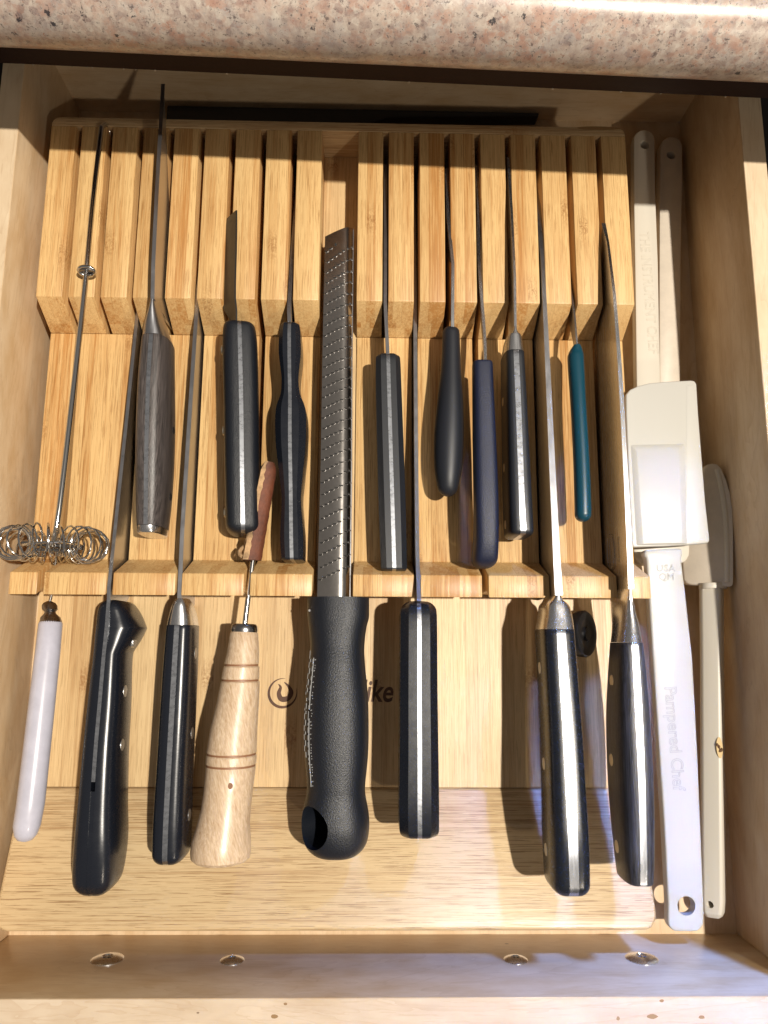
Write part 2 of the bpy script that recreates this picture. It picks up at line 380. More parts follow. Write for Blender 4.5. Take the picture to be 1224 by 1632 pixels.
def text_mesh(name, s, size, pos, rot, mat, parent, outline=0.0, shear=0.0, bold=0.0, depth=.004, spacing=1.0, sx=1.0):
    cu = bpy.data.curves.new(name, 'FONT'); cu.body = s; cu.size = size * CM; cu.shear = shear; cu.space_character = spacing; cu.offset = bold * CM
    cu.align_x = 'CENTER'; cu.align_y = 'CENTER'; cu.resolution_u = 4
    if outline: cu.fill_mode = 'NONE'; cu.bevel_depth = outline * CM; cu.bevel_resolution = 1
    else: cu.extrude = depth * CM
    o = link(bpy.data.objects.new('tmp', cu)); bpy.context.view_layer.update()
    me = bpy.data.meshes.new_from_object(o.evaluated_get(bpy.context.evaluated_depsgraph_get())); bpy.data.objects.remove(o)
    me.materials.clear(); me.materials.append(M[mat]); me.name = name
    t = link(bpy.data.objects.new(name, me)); t.parent = parent
    t.location = (Vector(pos) - BASE[parent]) * CM; t.rotation_euler = rot; t.scale = (sx, 1, 1); BASE[t] = Vector(pos); return t

# ------------------------------------------------------------------ levels of the place (cm)
T, MZ, PZ, FZ, DZ = 5.0, 2.95, 1.70, 3.45, 6.87
XR = 31.0; PIT = 1.648; SW = 1.34
def slot(i): return i * PIT - .155
XL, XW = -.75, 36.35; YB, YF = 44.7, -2.0

# cabinet around the drawer
obj('cabinet_floor', box(-30, 70, -9, 75, -6.2, -5.8), 'cabinet', kind='structure')
# countertop: a thick slab with a rounded front edge, running a little askew to the drawer
def counter_y(x): return 39.03 - .029 * x
prof = []
for k in range(0, 13):
    a = -pi / 2 - pi * k / 12; prof.append((1.9 * cos(a), 14.2 + 1.9 * sin(a)))
xa, xb = -40.0, 80.0
poly = [(45, 12.3)] + prof + [(45, 16.1)]
obj('countertop', prism_x(xa, xb, poly, counter_y(xa), counter_y(xb)), 'granite', kind='structure', smooth=35)
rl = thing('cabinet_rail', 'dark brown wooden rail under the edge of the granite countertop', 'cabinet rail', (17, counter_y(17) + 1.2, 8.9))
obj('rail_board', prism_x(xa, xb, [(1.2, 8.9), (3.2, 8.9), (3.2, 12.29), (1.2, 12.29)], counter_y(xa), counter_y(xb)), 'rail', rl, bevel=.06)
cr = []
for k in range(26):
    x = random.uniform(-1, 36); zz = random.choice([random.uniform(9, 11.5), 8.93, 8.92]); rr = random.uniform(.02, .055); y = counter_y(x) + 1.19
    cr.append(join(box(x - rr, x + rr, y - .02, y + .02, zz - rr * .8, zz + rr * .6)))
obj('crumbs', join(*cr), 'dust', rl, kind='stuff', bevel=.008)

# ------------------------------------------------------------------ the drawer
dr = thing('drawer', 'open pale wooden drawer holding the knife block and kitchen tools', 'drawer', (17.5, 20, -.6))
obj('bottom_panel', box(XL - .4, XW + .4, YF - .4, YB + .4, -.5, 0), 'birch_y', dr)
obj('side_panel', box(XL - 1.15, XL, YF - .001 + .002, 52, -.9, DZ), 'birch_y', dr, bevel=.05)
obj('side_panel', box(XW, XW + 1.22, YF + .002, 52, -.9, DZ), 'birch_y', dr, bevel=.05)
obj('edge_band', box(XL - 1.12, XL - .03, YF, 52, DZ - .01, DZ + .012), 'birch_top', dr)
obj('edge_band', box(XW + .03, XW + 1.19, YF, 52, DZ - .01, DZ + .012), 'birch_top', dr)
obj('back_panel', box(XL - .002, XW + .002, YB, YB + 1.2, -.9, DZ - .1), 'birch_x', dr)
obj('front_panel', box(XL - 1.15, XW + 1.22, YF - 1.9, YF, -1.2, DZ), 'birch_x', dr, bevel=.05)
obj('edge_band', box(XL - 1.1, XW + 1.2, YF - 1.87, YF - .03, DZ - .01, DZ + .012), 'birch_topx', dr)
obj('front_face', box(XL - 2.6, XW + 2.7, YF - 4.0, YF - 1.93, -4.5, DZ - .3), 'birch_x', dr, bevel=.1)
mk = []
for px, py, w_, h_ in ((1040, 1620, .26, .10), (1118, 1621, .18, .07), (985, 1623, .09, .08), (437, 1620, .22, .08), (455, 1600, .12, .05), (1055, 1595, .12, .06)):
    p = bp(px, py, DZ + .014); mk.append(prism_z([(p.x + w_ * cos(a) * random.uniform(.6, 1), p.y + h_ * sin(a)) for a in [2 * pi * k / 9 for k in range(9)]], DZ + .010, DZ + .018))
obj('chip_marks', join(*mk), 'stain', dr, kind='stuff')
for px, py, dpx in ((171, 1529, 45), (370, 1531, 34), (822, 1530, 34), (1023, 1528, 45)):     # washer-head screws
    c = byy(px, py, YF); R_ = dpx / 2 / 30.0; V = []; seg = 28; rg = [(0.0, R_), (.02, R_), (.045, R_ * .93), (.09, R_ * .55), (.10, R_ * .36), (.06, R_ * .30)]
    for dy, rr in rg: V += [(c.x + rr * cos(2 * pi * k / seg), c.y + dy * 1.5, c.z + rr * sin(2 * pi * k / seg)) for k in range(seg)]
    Fc = [(i * seg + k, i * seg + (k + 1) % seg, (i + 1) * seg + (k + 1) % seg, (i + 1) * seg + k) for i in range(len(rg) - 1) for k in range(seg)] + [tuple(range(seg)), tuple(range(len(rg) * seg - 1, (len(rg) - 1) * seg - 1, -1))]
    s_ = obj('screw', (V, Fc), 'steel_l', dr)
    obj('cross_recess', join(box(c.x - R_ * .26, c.x + R_ * .26, c.y + .10, c.y + .13, c.z - .03, c.z + .03), box(c.x - .03, c.x + .03, c.y + .101, c.y + .131, c.z - R_ * .26, c.z + R_ * .26)), 'dsteel', s_)

# ------------------------------------------------------------------ the knife block
kb = thing('knife_block', 'slotted bamboo in-drawer knife block with raised back and bridge', 'knife block', (15.5, 20, 0))
CH = .06
def outline(pts, z): return [tuple(bp(px, py, z)[:2]) for px, py in pts]
def rounded(x0, x1, y0, y1, r, corners, n=6):
    o = []
    for (cx_, cy_, a0, key) in ((x1 - r, y1 - r, 0, 'ne'), (x0 + r, y1 - r, 90, 'nw'), (x0 + r, y0 + r, 180, 'sw'), (x1 - r, y0 + r, 270, 'se')):
        if key in corners: o += [(cx_ + r * cos(radians(a0 + 90 * k / n)), cy_ + r * sin(radians(a0 + 90 * k / n))) for k in range(n + 1)]
        else: o.append({'ne': (x1, y1), 'nw': (x0, y1), 'sw': (x0, y0), 'se': (x1, y0)}[key])
    return o
obj('back_board', prism_z(rounded(0, XR, 39.9, 40.42, .45, ('nw', 'ne')), 0, T), 'bamboo_cross', kb, bevel=.04)
obj('base_panel', box(.05, XR - .05, 5.46, 39.88, .15, PZ - .9), 'bamboo_panel', kb)
obj('floor_panel', box(.05, XR - .05, 5.46, 16.6, .9, PZ), 'bamboo_panel', kb)
Y2, Y3, Y5a, Y5, Y6 = 30.10, 28.98, 16.75, 15.9, 14.82
for i in range(19):
    if i == 9: continue
    x0 = i * PIT
    obj('slot_strip', prism_x(x0, x0 + SW, [(39.89, .82), (39.89, T), (Y2, T), (Y3, MZ), (Y3, .82)]), 'bamboo', kb, bevel=.045)
obj('slot_floor', box(8 * PIT + SW + .01, 10 * PIT - .01, Y6 + .02, 39.88, .83, MZ - .16), 'bamboo_panel', kb)
for a, b2 in ((0, 0), (1, 2), (3, 4), (5, 6), (7, 8), (10, 11), (12, 13), (14, 15), (16, 17), (18, 18)):
    x0, x1 = a * PIT, b2 * PIT + SW
    obj('bridge_block', prism_x(x0, x1, [(Y3 - .01, .82), (Y3 - .01, MZ), (Y5a, MZ), (Y5, T), (Y6, T), (Y6 + .35, T - .75), (Y6 + .35, PZ + .01), (16.61, PZ + .01), (16.61, .82)]), 'bamboo', kb, bevel=.05)
# front board rises towards the front like a shallow ramp
fp = rounded(.0 - .05, XR + .05, -.62, 5.44, .75, ('sw', 'se'), 8)
def ramp_z(x, y): return PZ + (5.44 - y) / 5.6 * (FZ - PZ)
obj('front_board', join(prism_z(fp, .3, lambda x, y: ramp_z(x, y) - (0.0 if y > .3 else 0.0))), 'bamboo_cross', kb, bevel=.20, segs=3)
# branded mark on the floor panel
pz = PZ + .003
c = bp(450, 1105, pz); ring = []
for k in range(49):
    a = radians(60 + 300 * k / 48 + 20); th = .015 + .13 * sin(pi * k / 48) ** 1.0
    ring.append(((c.x + .76 * cos(a), c.y + .76 * sin(a)), (c.x + (.76 - th) * cos(a) + .0, c.y + (.76 - th) * sin(a))))
V = [(*p[0], pz) for p in ring] + [(*p[1], pz) for p in ring]; n = len(ring)
f1 = (V, [(i, i + 1, n + i + 1, n + i) for i in range(n - 1)])
def ribbon(pts, ws, z):
    V = []; m = len(pts)
    for i, (x, y) in enumerate(pts):
        a = pts[max(i - 1, 0)]; b2 = pts[min(i + 1, m - 1)]; dx, dy = b2[0] - a[0], b2[1] - a[1]; L = math.hypot(dx, dy) or 1
        V += [(x - dy / L * ws[i], y + dx / L * ws[i], z), (x + dy / L * ws[i], y - dx / L * ws[i], z)]
    return V, [(2 * i, 2 * i + 1, 2 * i + 3, 2 * i + 2) for i in range(m - 1)]
sp = spline([(-.22, .46), (-.10, .30), (-.18, .0), (-.05, -.28), (.28, -.25), (.46, .05), (.30, .36), (.08, .56)], 6); mm = len(sp)
f2 = ribbon([(c.x + x, c.y + y) for x, y in sp], [.015 + .12 * sin(pi * i / (mm - 1)) for i in range(mm)], pz)
obj('logo', join(f1, f2), 'brand', kb)
tc = bp(562, 1103, pz)
text_mesh('lettering', 'Utoplike', 1.55, (tc.x - .05, tc.y + .02, PZ + .002), (0, 0, radians(-.5)), 'brand', kb, shear=.22, bold=.028, depth=.001, sx=.78)
# old glue stain on the back board
st = bp(960, 203, T); obj('glue_stain', prism_z([(st.x + 1.2 * cos(a) - .2, st.y - .06 + .11 * sin(a)) for a in [2 * pi * k / 24 for k in range(24)]], T - .01, T + .006), 'stain', kb)

# black strip in the gap behind the block; its thin tail stands in for shadow
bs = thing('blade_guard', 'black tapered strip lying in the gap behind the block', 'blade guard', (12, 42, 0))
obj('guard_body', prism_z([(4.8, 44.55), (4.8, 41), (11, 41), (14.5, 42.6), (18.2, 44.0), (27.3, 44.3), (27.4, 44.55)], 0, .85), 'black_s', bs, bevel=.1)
# ------------------------------------------------------------------ knives
def stations(pts, n=6):           # (px, py, z top, w, h[, roll]) read along the spine -> smoothed (x, y, zc, w, h, roll)
    o = []
    for q in pts:
        px, py, zt, w_, h_ = q[:5]; p = bp(px, py, zt); o.append((p.x, p.y, zt - h_ / 2, w_, h_, q[5] if len(q) > 5 else 0.0))
    return spline(o, n)
def at_y(st, y):
    for a, b2 in zip(st, st[1:]):
        if (a[1] - y) * (b2[1] - y) <= 0 and a[1] != b2[1]:
            t = (y - a[1]) / (b2[1] - a[1]); return tuple(p + (q - p) * t for p, q in zip(a, b2))
    return st[-1]
def scales(root, st, mat, shape, tw, r0=.15, r1=.35, tangmat='spine', grow=.012):
    e = ends(st, r0, r1)
    obj('handle_scale', loft(e, shape, 'left', tw), mat, root, smooth=32)
    obj('handle_scale', loft(e, shape, 'right', tw), mat, root, smooth=32)
    obj('tang', loft(e, shape, 'core', tw - .004, grow), tangmat, root, smooth=30)
    return e
def rivets(root, st, pys, side_z, r=.30, mat='rivet', extra=.02, sz=1.0):
    for py in pys:
        y = bp(500, py, 4.6).y; q = at_y(st, y)
        obj('rivet', disc_x((q[0], q[1], q[2] + side_z), r, q[3] + extra, sz=sz), mat, root)
def base_of(st, z=MZ): return (st[len(st) // 2][0], st[len(st) // 2][1], z)

# U1  chef's knife with grey laminated wood handle
st = stations([(241, 531, 6.35, 1.35, 2.6), (237, 590, 6.3, 1.5, 2.9), (234.5, 660, 6.15, 1.58, 3.15), (233, 730, 5.95, 1.55, 3.1), (232.5, 790, 5.7, 1.42, 2.85), (232, 836, 5.45, 1.25, 2.55)])
k1 = thing('chef_knife', 'knife with grey wood grained handle, its blade tip reaching past the block', 'knife', base_of(st), 'knives in the block')
X = slot(4)
obj('blade', blade([(X, 40.9, 7.0, .03), (X, 40.2, 6.98, .35), (X, 38.5, 6.95, 1.1), (X, 35, 6.88, 2.4), (X, 31, 6.7, 3.6), (st[0][0] + .01, 29.3, 6.52, 4.3)], .19), 'steel', k1)
bl = ends(st, 0, 0)
e = scales(k1, st, 'pakka', 2.8, .20, .02, .02)
q = st[0]; obj('bolster', loft(spline([(X - .02, 29.75, 5.9, .19, 1.15), (X - .04, 29.1, 5.55, .42, 1.85), (X - .06, 28.3, 5.2, .95, 2.4), (q[0], q[1] + .01, q[2], q[3] + .01, q[4] + .01)], 5), 2.6), 'steel', k1)
q = st[-1]; obj('end_cap', loft([(q[0], q[1] - .01, q[2], q[3] + .01, q[4] + .01), (q[0], q[1] - .3, q[2], q[3] - .04, q[4] - .05), (q[0], q[1] - .36, q[2], q[3] - .16, q[4] - .16)], 2.8), 'steel_l', k1)
rivets(k1, st, (685, 790), -.35, .20, 'black_s', .01, 1.4)

# L2  large black knife in the second long slot
st = stations([(173.5, 955, 5.0, 1.25, 3.0), (171.5, 980, 5.05, 1.45, 3.2), (170, 1000, 5.1, 1.48, 3.2), (168, 1020, 5.1, 1.48, 3.1), (165, 1050, 5.15, 1.42, 2.75), (159, 1120, 5.25, 1.58, 2.85), (152, 1200, 5.4, 1.66, 2.95), (146, 1290, 5.5, 1.80, 3.05), (143, 1350, 5.55, 1.95, 3.1), (141, 1395, 5.45, 1.95, 2.75), (140, 1436, 5.2, 1.75, 2.1)])
k2 = thing('slicing_knife', 'big black handled knife with three rivets and pointed finger guard', 'knife', base_of(st, PZ), 'knives in the block')
X = slot(3)
obj('blade', blade([(X, 34.5, 3.0, .4), (X, 30, 3.6, 1.6), (X, 24, 4.15, 2.5), (X, 18, 4.75, 3.2), (X - .02, 15.2, 4.98, 3.5), (st[0][0], st[0][1] - .3, 4.98, 2.2)], .17), 'steel', k2)
hs = [s for s in st]
e = ends(st, .45, .75)
obj('handle_scale', loft(e, 3.4, 'left', .19), 'black', k2, smooth=32); yg0, yg1, yg2 = (bp(170, q_, 4).y for q_ in (966, 1000, 1040))
def bump_(y): return 0 if y > yg0 or y < yg2 else ((yg0 - y) / (yg0 - yg1) if y > yg1 else (y - yg2) / (yg1 - yg2)) 
fine_ = [tuple(p + (q - p) * t / 3 for p, q in zip(a_, b_)) for a_, b_ in zip(e, e[1:]) for t in range(3)] + [e[-1]]
obj('handle_scale', loft([(x, y, z - .12 * bump_(y), w_ + .90 * bump_(y), h_ + .1 * bump_(y), r_) for x, y, z, w_, h_, r_ in fine_], 3.4, 'right', .19), 'black', k2, smooth=32)
ytang = bp(147, 1246, 5.4).y
obj('tang', loft([s for s in st if s[1] >= ytang - .3], 3.4, 'core', .175, .018), 'spine', k2)
tail = [s for s in e if s[1] < ytang - .05]; obj('handle_core', loft(tail, 2.9, 'core', .188, -.02), 'black', k2)
rivets(k2, st, (1104, 1190), .25, .30)
q = at_y(st, bp(500, 1024, 4.6).y); obj('rivet', disc_x((q[0] + .22, q[1], q[2] + .15), .30, q[3] + .02), 'rivet', k2)

# L3  black knife with steel bolster
st = stations([(282, 996, 4.95, 1.32, 2.45), (278, 1060, 5.0, 1.42, 2.5), (273, 1150, 5.05, 1.46, 2.5), (268, 1240, 5.05, 1.48, 2.5), (264, 1320, 5.05, 1.55, 2.6), (262, 1383, 4.95, 1.5, 2.5)])
k3 = thing('carving_knife', 'black handled knife with short steel bolster, lying next to the wooden awl', 'knife', base_of(st, PZ), 'knives in the block')
X = slot(5)
obj('blade', blade([(X, 35, 3.3, .3), (X, 31, 4.2, 1.5), (X, 25, 4.5, 2.4), (X, 18, 4.8, 3.0), (st[0][0] + .03, 14.5, 4.88, 3.3)], .20), 'steel', k3)
scales(k3, st, 'black', 3.2, .24, .03, .45)
q = st[0]; obj('bolster', loft(spline([(q[0] + .05, q[1] + 1.28, 4.3, .55, 1.2), (q[0] + .03, q[1] + 1.0, 4.05, .85, 1.9), (q[0] + .02, q[1] + .5, 3.85, 1.15, 2.3), (q[0], q[1] + .005, q[2], q[3] + .015, q[4] + .015)], 5), 2.8), 'steel_l', k3)
rivets(k3, st, (1043, 1172, 1305), .05, .30)

# U2  short blunt knife, rolled a little on its side
rl_ = radians(-9)
st = stations([(375.5, 508, 5.55, 1.6, 2.2, rl_), (376, 540, 5.6, 1.78, 2.45, rl_), (378, 640, 5.6, 1.78, 2.5, rl_), (379, 740, 5.6, 1.74, 2.5, rl_), (381, 848, 5.5, 1.68, 2.4, rl_)])
k4 = thing('blunt_knife', 'short knife with thick pebbled black handle and dark square ended blade', 'knife', base_of(st), 'knives in the block')
p0 = bp(377, 512, 5.6); p1 = bp(373, 335, 5.9)
def u2(px, py, z, d, ln): p = bp(px, py, z); return (p.x, p.y, z, d, ln)
obj('blade', blade([u2(377, 335, 5.75, .75, .62), u2(377, 345, 5.8, .95, .78), u2(376.5, 400, 5.8, 1.05, .84), u2(375, 450, 5.75, 1.15, .88), u2(375, 475, 5.7, 1.15, .84), u2(377, 495, 5.6, 1.0, .55), u2(377, 515, 5.5, .9, .3)], .08), 'dark_blade', k4)
e = scales(k4, st, 'black_p', 3.4, .20, .22, .50)
rivets(k4, st, (560, 688, 818), .25, .26, 'brass', .02)

# U3  octagonal wavy handle
st = stations([(461.5, 512, 5.25, .95, 1.7), (461, 530, 5.3, 1.08, 1.9), (461, 560, 5.3, 1.12, 2.0), (461.5, 600, 5.3, .86, 1.8), (462, 625, 5.3, .98, 1.9), (462, 650, 5.35, 1.5, 2.4), (462, 700, 5.35, 1.5, 2.4), (463, 760, 5.3, 1.12, 2.1), (463.5, 795, 5.25, .95, 1.9), (464, 850, 5.25, 1.12, 2.1), (465, 892, 5.2, 1.05, 2.0)], 5)
k5 = thing('paring_knife', 'small knife with shiny black wavy faceted handle beside the steel grater', 'knife', base_of(st), 'knives in the block')
obj('blade', blade([(slot(8), 37.5, 3.2, .3), (slot(8), 33, 4.5, 1.0), (slot(8) - .01, 29.5, 5.15, 1.6), (st[0][0], st[0][1] - .2, 5.22, 1.5)], .19), 'steel', k5)
scales(k5, st, 'black', 'oct', .18, .12, .12)

# U4  straight chamfered handle
st = stations([(618.5, 560, 5.3, 1.25, 2.0), (620, 620, 5.3, 1.30, 2.1), (623, 720, 5.3, 1.33, 2.1), (626, 820, 5.3, 1.32, 2.1), (628.5, 908, 5.25, 1.25, 2.0)])
k6 = thing('utility_knife', 'knife with straight black chamfered handle beside the grater, ending on the bridge', 'knife', base_of(st), 'knives in the block')
obj('blade', blade([(slot(11), 38.5, 4.2, .3), (slot(11), 34, 4.7, 1.4), (slot(11), 30, 5.1, 2.0), (st[0][0], st[0][1] - .3, 5.28, 2.0)], .17), 'steel', k6)
scales(k6, st, 'black_s', 'oct', .19, .28, .12)

# L5  chamfered handle in the lower row
st = stations([(668, 957, 5.75, 1.72, 2.3), (668.5, 1000, 5.85, 1.74, 2.4), (668.5, 1100, 5.9, 1.75, 2.4), (669, 1200, 5.95, 1.78, 2.45), (669, 1290, 5.95, 1.82, 2.45), (669.5, 1340, 5.8, 1.78, 2.4)])
k7 = thing('bread_knife', 'long knife with glossy black faceted handle lying over the branded lettering', 'knife', base_of(st, PZ), 'knives in the block')
X = slot(12)
obj('blade', blade([(X, 38.0, 2.6, .5), (X, 33, 3.2, 1.5), (X, 28, 3.7, 2.2), (X, 23, 4.15, 2.8), (X, 17, 4.9, 3.2), (st[0][0], 14.6, 5.7, 3.4)], .19), 'steel', k7)
scales(k7, st, 'black', 'oct', .20, .55, .35)

# U5  soft bulb handle
st = stations([(720, 517, 5.05, .86, .9), (720.5, 535, 5.1, .92, 1.0), (720.5, 580, 5.2, 1.02, 1.15), (720, 630, 5.3, 1.32, 1.45), (718.5, 685, 5.35, 1.52, 1.65), (717, 735, 5.3, 1.42, 1.55), (716, 765, 5.2, 1.15, 1.3), (715.5, 789, 4.95, .8, .8)])
k8 = thing('peeling_knife', 'knife with smooth black bulb shaped rubber handle', 'knife', base_of(st), 'knives in the block')
obj('handle', loft(ends(st, .25, .40), 2.1), 'black_r', k8)
obj('blade', blade([(slot(13) + .02, 38.2, 4.4, .25), (slot(13) + .03, 35, 4.9, .9), (bp(722, 420, 5.1).x, bp(722, 420, 5.1).y, 5.1, 1.3), (st[0][0] + .05, st[0][1] - .2, 5.0, .9)], .16), 'steel_l', k8)

# U6  navy pebbled handle whose end curls down
st = stations([(771, 572, 6.3, .98, 1.0), (772.5, 620, 6.35, 1.02, 1.15), (775, 700, 6.4, 1.10, 1.25), (777.5, 790, 6.45, 1.15, 1.3), (778.5, 850, 6.35, 1.15, 1.6), (777.5, 880, 6.15, 1.18, 1.9), (775, 903, 5.8, 1.15, 1.5)])
k9 = thing('cheese_knife', 'knife with slim navy blue pebbled handle curling down at its end', 'knife', base_of(st), 'knives in the block')
obj('handle', loft(ends(st, .10, .42), 3.6), 'navy', k9)
zz = []
for k in range(15):
    t = k / 14; y = 38.5 + (st[0][1] - 38.5) * t; zz.append((slot(14) + .06 * sin(t * 9) + t * .05, y, 4.3 + 1.5 * t + .05 * sin(t * 14), .9 - .2 * t))
obj('blade', blade(zz, .15), 'steel_l', k9)

# U7  small knife with silver bolster
st = stations([(822.5, 557, 6.05, 1.0, 2.05), (826, 640, 6.1, 1.08, 2.2), (829, 720, 6.15, 1.15, 2.3), (832, 800, 6.2, 1.22, 2.35), (834.5, 851, 6.15, 1.22, 2.3)])
k10 = thing('petty_knife', 'small knife with bright silver bolster and black handle showing a broad steel strip', 'knife', base_of(st), 'knives in the block')
X = slot(15)
obj('blade', blade([(X, 38.5, 5.0, .3), (X, 35, 5.6, 1.0), (X, 31, 5.95, 1.6), (st[0][0], st[0][1] + 1.0, 6.02, 1.9)], .13), 'steel_l', k10)
scales(k10, st, 'black_s', 3.6, .27, .03, .22)
q = st[0]; obj('bolster', loft(spline([(q[0] + .0, q[1] + 1.25, 5.6, .14, .9), (q[0] + .0, q[1] + .95, 5.4, .40, 1.3), (q[0], q[1] + .85, 5.25, .74, 1.6), (q[0], q[1] + .4, 5.1, .90, 1.9), (q[0], q[1] + .01, q[2], q[3] + .01, q[4] + .01)], 5), 3.4), 'steel_l', k10)
rivets(k10, st, (640, 745, 835), -.1, .24, 'brass', .02)

# L7  big chef's knife, steel showing along the back
st = stations([(894, 1003, 6.2, 1.60, 2.6), (899, 1080, 6.4, 1.62, 2.6), (905, 1170, 6.6, 1.66, 2.65), (910, 1270, 6.8, 1.72, 2.7), (914, 1360, 6.9, 1.78, 2.75), (916, 1434, 6.7, 1.72, 2.6)])
k11 = thing('cooks_knife', 'heavy knife with broad steel strip along glossy black handle, beside the round knob', 'knife', base_of(st, PZ), 'knives in the block')
X = slot(16)
obj('blade', blade([(X, 38.6, 3.4, .2), (X, 36, 4.5, 1.5), (X, 32.5, 5.15, 2.8, .0, .18), (X, 27, 5.45, 3.7, .0, .25), (X, 21, 5.7, 4.1, .0, .30), (X, 16.5, 5.95, 4.3, .0, .34), (bp(891, 950, 6.05).x, 14.9, 6.05, 4.4, .0, .36)], .30), 'steel', k11)
scales(k11, st, 'black', 3.4, .42, .03, .50, 'tang_bright')
q = st[0]; b0 = bp(891, 952, 6.05)
obj('bolster', loft(spline([(b0.x, b0.y + .1, 4.7, .38, 2.6), (b0.x, b0.y - .12, 4.75, .70, 2.5), (b0.x + .03, b0.y - .35, 4.8, 1.18, 2.45), (b0.x + .05, b0.y - .9, 4.85, 1.42, 2.5), (q[0], q[1] + .01, q[2], q[3] + .012, q[4] + .012)], 5), 3.4), 'steel_l', k11)
rivets(k11, st, (1062, 1212, 1345), .0, .30)

# U8  thin knife with teal handle
st = stations([(921, 548, 5.3, .35, .4), (921, 558, 5.35, .72, .8), (921.5, 572, 5.45, .80, .9), (925.5, 640, 5.6, .74, .9), (930, 720, 5.65, .76, .9), (932.5, 780, 5.65, .78, .92), (933.5, 829, 5.6, .78, .9)])
k12 = thing('small_knife', 'little knife with slender teal plastic handle', 'knife', base_of(st), 'knives in the block')
obj('handle', loft(ends(st, 0, .36), 2.3), 'teal', k12)
obj('blade', blade([(slot(17), 35.5, 3.3, .25), (slot(17), 32, 4.2, .8), (slot(17), 29.5, 4.9, 1.0), (st[0][0], st[0][1] - .2, 5.2, .5)], .09), 'steel', k12)

# L8  chef's knife with dark laminated handle next to the spatulas
st = stations([(1011.5, 1024, 6.6, 1.15, 2.3), (1015, 1080, 6.7, 1.36, 2.7), (1019, 1157, 6.8, 1.54, 3.1), (1023, 1250, 6.8, 1.60, 3.1), (1025, 1330, 6.75, 1.5, 2.8), (1026, 1380, 6.7, 1.38, 2.5), (1026, 1414, 6.6, 1.25, 2.2)])
k13 = thing('santoku_knife', 'knife with dark wood grained handle and long polished bolster, beside the white spatula', 'knife', base_of(st, PZ), 'knives in the block')
X = slot(18)
obj('blade', blade([(X, 34.6, 5.2, .1), (X, 33.2, 5.75, 1.4, .0, .12), (X, 30, 6.3, 3.2, .0, .16), (X, 26, 6.55, 4.3, .0, .20), (X, 20, 6.6, 4.9, .0, .22), (X, 16, 6.55, 5.1, .0, .24), (bp(1006, 940, 6.55).x, 15.2, 6.55, 5.1, .0, .25)], .22), 'steel_l', k13)
scales(k13, st, 'pakka_d', 2.8, .30, .02, .10, 'tang_bright')
q = st[0]; b0 = bp(1006, 940, 6.55)
obj('bolster', loft(spline([(b0.x, b0.y + .1, 5.0, .26, 3.0), (b0.x + .03, b0.y - .8, 5.1, .60, 2.6), (b0.x + .06, b0.y - 1.7, 5.3, .92, 2.35), (q[0], q[1] + .01, q[2], q[3] + .01, q[4] + .01)], 5), 2.7), 'steel_l', k13)
rivets(k13, st, (1082, 1207, 1342), -.1, .30, 'brass')
bx_ = X - .125
ov = [(bx_, 17.2 + .9 * cos(2 * pi * k / 30), 4.2 + .55 * sin(2 * pi * k / 30)) for k in range(30)]
obj('oval_mark', tube(ov, .018, 6, True), 'dsteel', k13)
text_mesh('lettering', 'Germany', .34, (bx_ - .004, 17.2, 5.35), (radians(90), 0, radians(-90)), 'dsteel', k13, depth=.002)

# round black knob lying between the two big knives
kc = bp(932, 1010, 3.0); kn = thing('round_knob', 'round black knob half hidden under the bridge between two large knives', 'knob', (kc.x, kc.y, PZ))
V = []; seg = 32; rg = [(-.32, .92), (-.28, 1.04), (.12, 1.06), (.24, .98), (.28, .80), (.22, .62), (.20, .34), (.30, .30), (.30, .10)]
tl = radians(-38)
for dz, rr in rg:
    for k in range(seg):
        lx, ly = rr * cos(2 * pi * k / seg) * .82, rr * sin(2 * pi * k / seg) * 1.12
        V.append((kc.x + lx * cos(tl) + dz * sin(-tl), kc.y + ly, 2.75 + lx * sin(tl) + dz * cos(tl)))
obj('knob_body', (V, [(i * seg + k, i * seg + (k + 1) % seg, (i + 1) * seg + (k + 1) % seg, (i + 1) * seg + k) for i in range(len(rg) - 1) for k in range(seg)] + [tuple(range(seg)), tuple(range(len(rg) * seg - 1, (len(rg) - 1) * seg - 1, -1))]), 'knob', kn)

# ------------------------------------------------------------------ awl with wooden handle
def ax(px, py, z, r): p = bp(px, py, z); return (p.x, p.y, z, r)
aw = thing('awl', 'awl with turned pale beech handle and thin steel shaft', 'awl', (*bp(365, 1200, PZ)[:2], PZ))
A = [ax(389, 1006, 4.55, .60), ax(389, 1010, 4.55, .67), (ax(388.5, 1025, 4.55, .72)), ax(387, 1045, 4.58, .78), ax(385, 1057, 4.6, .82), ax(385, 1058.5, 4.6, .785), ax(385, 1061, 4.6, .785), ax(385, 1063, 4.6, .85), ax(383, 1081, 4.6, .895), ax(383, 1082.5, 4.6, .86), ax(383, 1085, 4.6, .86), ax(383, 1087, 4.6, .915), ax(379, 1120, 4.65, .99), ax(373, 1160, 4.72, 1.09), ax(370, 1190, 4.78, 1.14), ax(369, 1198, 4.8, 1.16),
     ax(369, 1199.5, 4.8, 1.12), ax(369, 1202, 4.8, 1.12), ax(369, 1204, 4.8, 1.16), ax(368, 1216, 4.8, 1.165), ax(368, 1217.5, 4.8, 1.125), ax(368, 1220, 4.8, 1.125), ax(368, 1222, 4.8, 1.15), ax(364, 1260, 4.85, 1.12), ax(360, 1290, 4.88, 1.13), ax(356, 1315, 4.9, 1.2), ax(353, 1340, 4.95, 1.33), ax(352, 1355, 4.95, 1.36), ax(351.5, 1366, 4.95, 1.33), ax(351, 1371, 4.95, 1.18), ax(351, 1372, 4.95, .3)]
hd = obj('handle', lathe(A, 40), 'beech', aw, smooth=28)
